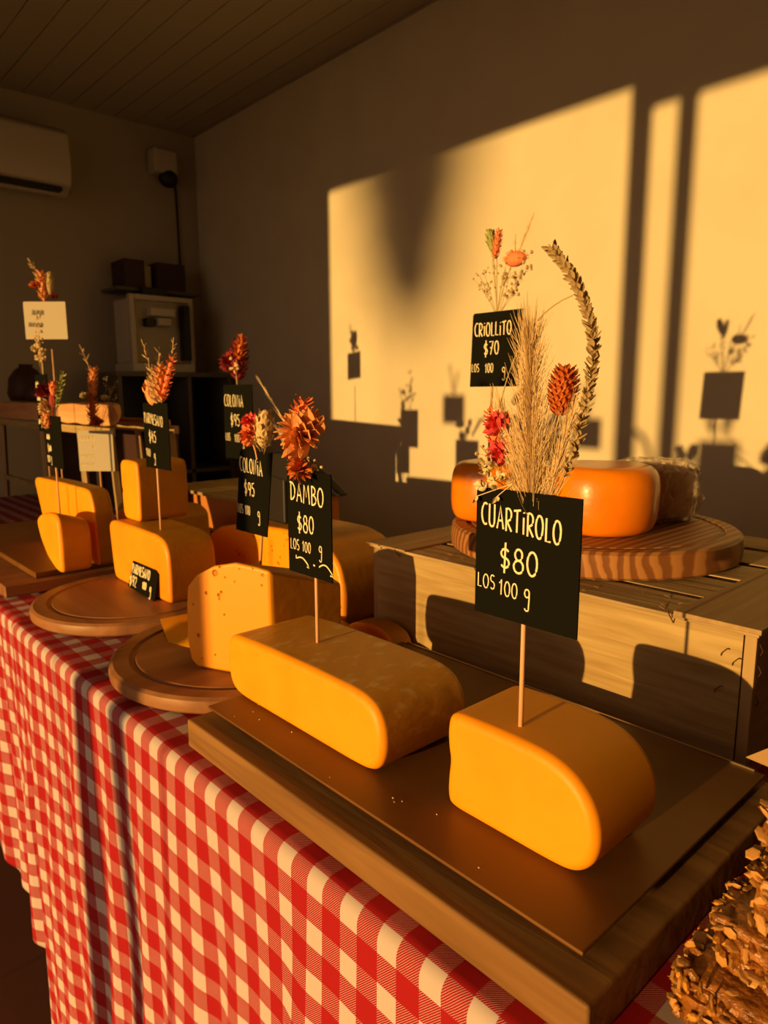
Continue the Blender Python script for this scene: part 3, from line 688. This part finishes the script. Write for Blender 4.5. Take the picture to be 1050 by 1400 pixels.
sprig(g_, (xo+.004, .004, z-.008), [(xo+.062, .004, z+.065), (xo+.055, 0, z+.045), (xo+.042, 0, z+.025), (xo+.030, 0, z+.06), (xo+.064, 0, z+.080), (xo+.02, 0, z+.07)], M['lav'], .0028, nb=10)
b = MB()
for dx, dz in ((-.012, .10), (-.003, .09), (.03, .075), (.016, .07)): b.tube(bez((xo+.0, .004, z-.01), (xo+dx*.3, .004, z+dz*.5), (xo+dx, .004, z+dz)), .0008, 5)
b.build('stem', M['stem'], g_)

# PARMESANO
g_, H = sign('black card reading PARMESANO $45 in front of the stacked cheese block', (-1.333, .600, -.2700), -.015, .124, .129, -.042, .110,
     [('PARMESANO', .005, .090, .020, .62, -.09), ('$45', .022, .052, .022, .72, -.04), ('100', .005, .024, .015, .7, -.1), ('g', .040, .014, .018, .7, 0)])
z = H
bud(g_, (.003, .004, z-.006), (-.004, .004, z+.042), .015, M['peach'], name='orange_bud')
seedhead(g_, (.024, .004, z-.002), (.020, .004, z+.060), .012, M['straw'], 60, spike=.018)
seedhead(g_, (.034, .004, z+.002), (.034, .004, z+.066), .008, M['peach'], 40, spike=.016)
seedhead(g_, (.038, .004, z+.006), (.092, .004, z+.085), .007, M['coral'], 44, spike=.010, name='red_spike')
leafy(g_, [(.085, .004, z+.07), (.10, .004, z+.12)], M['straw'], 10, .010, .003)
leafy(g_, [(.010, .004, z), (-.004, .004, z+.06), (-.040, .004, z+.125)], M['straw'], 20, .014, .003)
leafy(g_, [(.020, .004, z), (.030, .004, z+.06), (.038, .004, z+.105)], M['straw'], 16, .014, .003)
# small leaning card
r_ = thing('price_tag', 'small black card reading PARMESANO leaning against the deep yellow block', 'sign', (-1.345, .560, ZR))
b = MB(); b.prism([(-.068, .004), (.060, 0), (.064, .054), (.052, .060), (-.058, .060)], 0, .0015, fn=lambda x, y, z: (x, y+z*.17, z)); c = b.build('card', M['slate'], r_)
b = MB(); write(b, 'PARMESANO', -.056, .036, .019, .68, .0015, 0, -.0005); write(b, '$92', -.062, .010, .021, .8, .0015, 0, -.0005); write(b, '100', .0, .014, .014, .7, .0014, 0, -.0005); write(b, 'g', .034, .008, .018, .8, .0014, 0, -.0005)
b.v = [(x, y+z*.17, z) for x, y, z in b.v]; b.build('lettering', M['chalk'], c)

# left signs
g_, H = sign('narrow black card with four chalk lines on the far left wedge', (-1.700, .522, -.266), -.02, .100, .118, -.045, .112,
     [('~~~~', .006, .088, .020, .62, 0), ('~~~', .010, .062, .016, .7, 0), ('$~~', .012, .035, .018, .7, 0), ('100 g', .004, .010, .016, .6, 0)])
z = H
blossom(g_, (-.012, .004, z+.018), .024, M['straw'], 4, up=(-.1, -.9, -.2), petals=9)
seedhead(g_, (-.004, -.006, z-.030), (-.010, -.006, z+.014), .010, M['peach'], 40, spike=.010)
bud(g_, (.020, .004, z+.045), (.026, .004, z+.078), .008, M['coral'], name='pink_bud')
b = MB(); b.tube([(.004, .004, z), (.014, .004, z+.03), (.021, .004, z+.05)], .002, 6); b.ball((.012, .004, z+.035), (.012, .008, .016)); b.build('pink_flower', M['maroon'], g_)
blossom(g_, (-.022, .004, z+.050), .026, M['maroon'], 3, up=(-.2, -.4, .8), petals=8)
leafy(g_, [(.03, .004, z+.008), (.055, .004, z+.05), (.10, .004, z+.098)], M['green'], 34, .014, .007)
leafy(g_, [(.045, .004, z+.03), (.060, .004, z+.06), (.072, .004, z+.085)], M['green'], 16, .010, .006)

g_, H = sign('black card with chalk lines half hidden behind the pink and green bouquet at far left', (-2.0, .597, -.216), -.015, .118, .150, -.045, .10,
     [('~~~', .004, .115, .020, .62, 0), ('~~~', .008, .080, .020, .7, 0), ('$~', .010, .050, .020, .7, 0), ('~~ g', .004, .018, .018, .6, 0)])
z = H
sprig(g_, (.012, .004, z-.004), [(-.02, .004, z+.05), (.012, .004, z+.085), (.03, .004, z+.06), (-.01, 0, z+.09), (.02, 0, z+.12), (.006, 0, z+.14)], M['straw'], .0035, nb=10)
blossom(g_, (-.030, .004, z+.066), .014, M['cream'], 3, petals=8)

g_, H = sign('pale card on a tall stick at the far left, highest of the signs', (-2.33, .735, -.4285), -.0, .597, .112, -.075, .128,
     [('~~~', .025, .070, .020, 1.0, 0), ('~~~~', .012, .035, .018, 1.0, 0)], rz=.85, mt=M['whitecard'], ink=M['ink'])
z = H
leafy(g_, [(-.01, .004, z-.01), (-.02, .004, z+.06), (-.05, .004, z+.13)], M['straw'], 24, .02, .005)
seedhead(g_, (-.012, .004, z+.0), (-.016, .004, z+.085), .010, M['peach'], 40, spike=.018)
blossom(g_, (-.034, .004, z+.045), .018, M['rust'], 3, petals=8)
bud(g_, (.008, .004, z+.02), (.012, .004, z+.09), .010, M['stem'])
blossom(g_, (.020, .004, z+.012), .014, M['maroon'], 3)
g_, H = sign('pale card with four handwritten lines standing behind the low cheese piece', (-2.03, .745, -.426), -.0, .208, .116, -.058, .104,
     [('~~~~', .012, .085, .018, .9, 0), ('~', .042, .062, .014, 1, 0), ('~~~~~', .006, .036, .015, .9, 0), ('~~~~~', .006, .012, .015, .9, 0)], rz=.75, mt=M['whitecard'], ink=M['chalk'])
z = H
seedhead(g_, (-.008, .004, z+.095), (.002, .004, z+.175), .009, M['peach'], 50, spike=.014)
leafy(g_, [(-.005, .004, z+.0), (-.005, .004, z+.09), (-.010, .004, z+.18), (-.035, .004, z+.24)], M['straw'], 20, .02, .004)
seedhead(g_, (-.012, .004, z+.02), (-.008, .004, z+.10), .012, M['rust'], 40, spike=.016, name='rust_petal_spray')
blossom(g_, (.0, .004, z+.018), .022, M['rust'], 4, petals=8)
sprig(g_, (.01, .004, z), [(.05, .004, z+.12), (.06, 0, z+.09), (.04, 0, z+.14), (.065, 0, z+.135)], M['stem'], .0016, nb=8)
blossom(g_, (-.03, .004, z+.095), .014, M['cream'], 3, petals=8)
blossom(g_, (.028, .004, z+.09), .011, M['cream'], 3, petals=8)

# ------------------------------------------------------------------ granola bars in the near right corner
gm = mat('granola', (.16, .055, .008), .28, bump=.8, bscale=160, col2=(.36, .14, .022), cscale=120, spec=.6)
gn = mat('golden_seed', (.62, .30, .05), .4)
gn2 = mat('oat_flake', (.5, .26, .07), .5)
def granola(label, x0, x1, y0, y1, z0, h, rz, seed):
    random.seed(seed); cx, cy = (x0+x1)/2, (y0+y1)/2; root = thing('granola_bar', label, 'granola bar', (cx, cy, z0), 'granola bars stacked beside the tray', rz)
    bm = bmesh.new(); bmesh.ops.create_cube(bm, size=1); bmesh.ops.subdivide_edges(bm, edges=bm.edges, cuts=22, use_grid_fill=True)
    W_, D_ = x1-x0, y1-y0
    for v in bm.verts:
        p = Vector((v.co.x*W_, v.co.y*D_, (v.co.z+.5)*h)); n = noise.noise(p*75+Vector((seed, 0, 0)))*.006+noise.noise(p*30+Vector((seed, 5, 0)))*.008
        d = Vector((v.co.x, v.co.y, (v.co.z)*.6)).normalized(); q = p+d*n; q.z = max(q.z, 0); v.co = q
    me = bpy.data.meshes.new('granola_body'); bm.to_mesh(me); bm.free(); me.materials.append(gm); me.polygons.foreach_set('use_smooth', [True]*len(me.polygons))
    o = bpy.data.objects.new('granola_body', me); C.objects.link(o); o.parent = root
    for nm, mm, cnt, sz in (('clusters', gm, 520, (.0062, .0042, .0026)), ('seeds', gn, 110, (.0040, .0026, .0020)), ('oats', gn2, 330, (.0062, .0036, .0010))):
        b = MB()
        for i in range(cnt):
            f = random.random()
            if f < .40: p = Vector((random.uniform(-.5, .5)*W_, random.uniform(-.5, .5)*D_, h-.001))
            elif f < .75: p = Vector((-.5*W_, random.uniform(-.5, .5)*D_, random.uniform(.05, 1)*h))
            else: p = Vector((random.uniform(-.5, .5)*W_, -.5*D_, random.uniform(.05, 1)*h))
            R = Matrix.Rotation(random.uniform(0, 6), 3, random.choice('XYZ')) @ Matrix.Rotation(random.uniform(0, 6), 3, 'Z')
            k = 0 if nm == 'clusters' else .006
            p += Vector((p.x/W_, p.y/D_, (p.z-h/2)/h*.6)).normalized()*random.uniform(k-.0045, k+.0015); p.z = max(p.z, .006)
            b.ball(p, tuple(q*random.uniform(.6, 1.5) for q in sz), nu=6, nv=4, R=R)
        tag(b.build(nm, mm, root), kind='stuff')
gz = TZ+.004
granola('granola bar at the bottom of the near right stack, lying on the cloth', -.178, .10, .437, .66, gz, .036, .05, 1)
granola('granola bar second from the bottom of the near right stack', -.150, .10, .447, .68, gz+.038, .034, -.06, 2)
granola('granola bar third from the bottom of the near right stack', -.143, .11, .47, .71, gz+.075, .034, .05, 3)
granola('granola bar on top of the near right stack, below the pale paper', -.140, .12, .49, .73, gz+.112, .034, -.04, 4)
random.seed(11)
b = MB(); b.prism([(-.170, 0), (.0, -.02), (.02, .05), (-.12, .05)], 0, .001)
pp_ = b.build('paper_sheet', mat('brown_paper', (.5, .32, .14), .8), None, org=(0, 0, 0)); pp_.location = (0.0, .525, gz+.168+CZ); pp_.rotation_euler = (-.9, 0, .1)
tag(pp_, 'pale brown paper sheet on top of the granola bars at the right edge', 'paper')

# ------------------------------------------------------------------ small packets behind the long block
def packet(label, c, s, rz, mt, h=.006):
    b = MB(); b.box(-s[0]/2, s[0]/2, -s[1]/2, s[1]/2, 0, h); o = b.build('food_packet', mt, None, bevel=.002); o.location = (c[0], c[1], TZ+.003+CZ); o.rotation_euler = (0, 0, rz); return tag(o, label, 'packet')
packet('brown packet lying on the dark cloth beside the small cheese piece', (-.86, .900, 0), (.07, .05), .3, M['kraft'])
packet('small white label lying behind the dark tray', (-.725, .765, 0), (.022, .012), .2, M['whitecard'], .003)
packet('dark red packet lying between the small cheese piece and the crate', (-.80, .755, 0), (.06, .03), .1, M['maroon'])
pb = box('plastic_tub', mat('dark_green_plastic', (.05, .07, .02), .3), (-1.06, -.98, .965, 1.06, TZ+.003, -.365), None, (-1.02, 1.0, TZ+.003), bevel=.006)
tag(pb, 'dark green tub on the cloth at the left end of the crate', 'tub')

# ------------------------------------------------------------------ far left stand and boxes
SO = (-2.6, .9, TZ)
st = thing('display_stand', 'open wooden batten stand carrying the live edge slab at far left', 'stand', SO)
za, zb = TZ+.006, -.122
for x, sp_ in ((-3.22, -.04), (-2.70, 0), (-2.32, .03), (-2.07, .04)):
    for y in (.80, .99):
        b = MB(); b.tube([(x+sp_, y, za), (x, y, zb)], .012, 4); b.build('post', M['pineZ'], st, org=SO)
for y in (.790, .99): box('top_rail', M['pine'], (-3.26, -2.05, y, y+.016, zb, zb+.024), st, SO)
box('lower_rail', M['pine'], (-3.26, -2.80, .792, .806, -.35, -.33), st, SO)
box('back_panel', M['brownbox'], (-3.24, -2.08, 1.01, 1.018, za, zb), st, SO)
b = MB(); N = 40; pts = []
for i in range(N+1): pts.append((-3.29+1.27*i/N, -.026+.0015*math.sin(i*.9)))
top = pts; bot = [(x, -.088+.002*math.sin(i*1.3)) for i, (x, z_) in enumerate(pts)]
pts = top+[(-1.995, -.036), (-1.98, -.058), (-1.995, -.078)]+bot[::-1]
b.prism(pts, .79, 1.01, fn=lambda x, y, z: (x-(y-.79)*2.3*(x+3.29)/1.27, y, z-.004)); tag(b.build('wooden_slab', M['slab'], None, org=(-2.6, .9, -.098), bevel=.004), 'thick live edge wooden slab lying on the batten stand at far left', 'slab')
kb = box('cardboard_box', M['kraft'], (-2.90, -2.30, 1.05, 1.10, TZ+.004, -.088), None, (-2.6, 1.1, TZ+.004), bevel=.003); tag(kb, 'plain brown cardboard box behind the stand and the pale card', 'box')
LO = (-2.2, 1.33, TZ+.003)
lc = thing('wooden_crate', 'low closed wooden crate behind the stacked cheese, its pale top catching the sun', 'crate', LO)
box('crate_body', M['kraft'], (-2.26, -1.70, 1.06, 1.36, TZ+.003, -.318), lc, LO); box('crate_lid', M['pine'], (-2.27, -1.69, 1.05, 1.37, -.318, -.308), lc, LO, bevel=.001)
# dark sacks on the slab
for i, (x, y, rx, h) in enumerate(((-3.20, .90, .075, .15), (-3.04, .90, .06, .09))):
    b = MB(); b.lathe([(rx*.9, 0), (rx, h*.2), (rx*.95, h*.6), (rx*.55, h*.85), (rx*.3, h*.92), (rx*.35, h), (.001, h)], 20)
    for k, v in enumerate(b.v): p = Vector(v); d = noise.noise(p*25+Vector((i*3, 0, 0)))*.008; b.v[k] = (p.x+d, p.y+d, p.z)
    o = b.build('dark_sack', M['brownbox'], None, smooth=True); o.location = (x, y, -.026+CZ)
    tag(o, ('taller dark sack standing on the slab at the left edge', 'shorter dark sack on the slab, right of the taller one')[i], 'sack', 'dark sacks on the slab')

# ------------------------------------------------------------------ back of the room
UO = (-3.4, 1.75, ZF)
un = thing('shelf_unit', 'low dark shelf unit with a grey frame against the back wall, under the drink machine', 'shelf', UO)
ux0, ux1, uy0, uy1, uz = -3.66, -3.30, 1.325, 1.925, .085
for y in (uy0, uy1-.02, 1.68): box('side_panel', M['greyd'], (ux0, ux1, y, y+.02, ZF, uz), un, UO)
box('top_panel', M['greyd'], (ux0, ux1+.01, uy0-.01, uy1, uz, uz+.022), un, UO)
for z_ in (-.40, -.88, -1.36): box('shelf_board', M['greyd'], (ux0, ux1, uy0+.02, uy1-.02, z_, z_+.018), un, UO)
box('back_panel', M['black'], (ux0, ux0+.01, uy0, uy1, ZF, uz), un, UO)
MO = (-3.47, 1.6, uz+.022)
mc = thing('drink_machine', 'grey countertop machine with a framed front and dispensing spout, on the shelf unit', 'machine', MO)
b = MB(); b.box(-.13, .10, -.165, .165, 0, .045); b.build('base', M['grey'], mc, bevel=.008)
RT = Matrix.Rotation(.0, 3, 'Y')
b = MB(); b.box(-.14, .06, -.15, .15, .045, .36); b.build('housing', M['grey'], mc, bevel=.012)
for y0_, y1_, z0_, z1_ in ((-.165, -.14, .04, .37), (.14, .165, .04, .37), (-.14, .14, .345, .37)):
    b = MB(); b.box(.06, .10, y0_, y1_, z0_, z1_); b.build('front_frame', M['ac'], mc, bevel=.004)
b = MB(); b.box(.061, .068, -.14, .14, .05, .345); b.build('recessed_panel', mat('dim_panel', (.36, .33, .25), .4), mc)
b = MB(); b.box(.06, .12, -.07, .06, .27, .31); b.build('spout_housing', M['grey'], mc, bevel=.006)
b = MB(); b.box(.07, .13, -.035, .03, .225, .262); b.build('spout', M['ac'], mc, bevel=.004)
b = MB(); b.box(.068, .11, -.09, -.05, .22, .26); b.build('button_block', M['black'], mc)
b = MB(); b.box(.05, .13, .10, .13, .06, .33); b.build('side_lever', M['black'], mc)
b = MB(); b.box(-.06, .04, -.07, .06, .36, .415); b.build('top_cap', M['black'], mc, bevel=.004)
for i, (ya, yb_) in enumerate(((1.475, 1.58), (1.645, 1.80))):
    o = box('storage_box', M['brownbox'], (BX+.005, BX+.17, ya, yb_, .52, .66), None, (BX+.1, ya, .52), bevel=.004)
    tag(o, ('smaller dark box on the wall shelf above the machine', 'larger dark box on the wall shelf above the machine')[i], 'box')
o = box('wall_shelf', M['greyd'], (BX, BX+.2, 1.42, 1.86, .505, .5195), None, (BX, 1.6, .505)); tag(o, 'narrow shelf on the back wall under the two dark boxes', 'shelf')
o = box('tea_tin', M['grey'], (BX+.03, BX+.12, 1.59, 1.635, .52, .645), None, (BX+.07, 1.61, .52), bevel=.004); tag(o, 'pale tin between the two dark boxes', 'tin')
AO = (BX, 1.0, 1.0)
ac = thing('air_conditioner', 'white wall mounted air conditioner high on the back wall at the left edge', 'air conditioner', AO)
b = MB(); b.prism([(BX, .93), (BX+.13, .90), (BX+.20, .945), (BX+.215, 1.03), (BX+.20, 1.16), (BX+.16, 1.19), (BX, 1.19)], .45, 1.245); b.build('housing', M['ac'], ac, org=AO, bevel=.012)
b = MB(); b.box(BX+.10, BX+.195, .50, 1.20, .912, .930); b.build('air_flap', M['black'], ac, org=AO)
CO = (BX, 1.79, 1.2)
sc_ = thing('security_camera', 'small white security camera with a dark dome in the upper corner of the room', 'camera', CO)
box('housing', M['ac'], (BX, BX+.09, 1.70, 1.83, 1.12, 1.24), sc_, CO, bevel=.012)
b = MB(); b.ball((BX+.06, 1.785, 1.105), (.045, .05, .045), nu=20, nv=14); b.build('lens_dome', M['black'], sc_, org=CO, smooth=True)
b = MB(); b.tube([(BX+.012, 1.84, 1.16), (BX+.008, 1.85, 1.05), (BX+.008, 1.855, .6)], .006, 6); b.build('cable', M['black'], sc_, org=CO)

# ------------------------------------------------------------------ outside and just out of view: what shades the sun
S = lambda x, z_, y: (x-SUN_K*(WY-y), z_+SUN_E*(WY-y))
ty = -30.0
tx_, tz_ = S(-2.02, .80, ty)
tr_ = thing('slender_tree', 'slender tree outside the doorway', 'tree', (tx_, ty, ZF-.02))
b = MB(); hh = tz_-ZF
for i in range(1500):
    a = random.uniform(0, 6.28); t_ = random.uniform(-1, 1) if i % 2 else random.uniform(-.2, 1)
    rad = .37*((t_+1.02)/2)**.45*random.random()**.5
    p = Vector((rad*math.cos(a), rad*math.sin(a), hh+.12+t_*.62)); b.leaf(p, (random.uniform(-1, 1), random.uniform(-1, 1), random.uniform(-.6, 1)), .13, .08)
b.build('foliage', M['green'], tr_)
b = MB(); b.tube([(0, 0, 0), (.01, 0, hh)], [.02, .012], 8); b.build('trunk', M['stem'], tr_)
# unseen cards on made-up floor stands, added to throw shadows on the right wall
yt = -.85
for i, (wx, wz, ww, hh_, lb) in enumerate(((-.80, -.185, .112, .106, 'unseen price card nearest the doorway post, added on a stand for its wall shadow'), (-1.21, -.128, .104, .098, 'second unseen price card from the doorway post, added on a stand for its wall shadow'),
        (-1.775, -.06, .108, .108, 'third unseen price card from the doorway post, added on a stand for its wall shadow'))):
    X, Zc = S(wx, wz, yt)
    sg, H = sign(lb, (X, yt, ZF), -.0, Zc-hh_/2-ZF, hh_, -ww/2, ww, [], group='added price cards on floor stands')
    b = MB(); b.lathe([(.09, 0), (.09, .008), (.02, .014), (.006, .03)], 32); b.build('foot', M['frame'], sg)
    if i == 0:
        seedhead(sg, (-.015, .004, H+.02), (-.028, .004, H+.062), .011, M['lav'], 40, spike=.012); seedhead(sg, (.012, .004, H+.028), (.030, .004, H+.078), .013, M['lav'], 40, spike=.012)
        sprig(sg, (0, .004, H-.01), [(-.02, .004, H+.03), (.02, .004, H+.04), (.04, .004, H+.05), (.03, .004, H+.02)], M['stem'], .003)
    elif i == 3: seedhead(sg, (0, .004, H-.01), (.004, .004, H+.075), .014, M['lav'], 40, spike=.014)
    else:
        leafy(sg, [(0, .004, H-.01), (-.01, .004, H+.05), (-.025, .004, H+.12)], M['lav'], 24, .018, .007); leafy(sg, [(0, .004, H-.01), (.012, .004, H+.05), (.02, .004, H+.085)], M['lav'], 20, .018, .006)
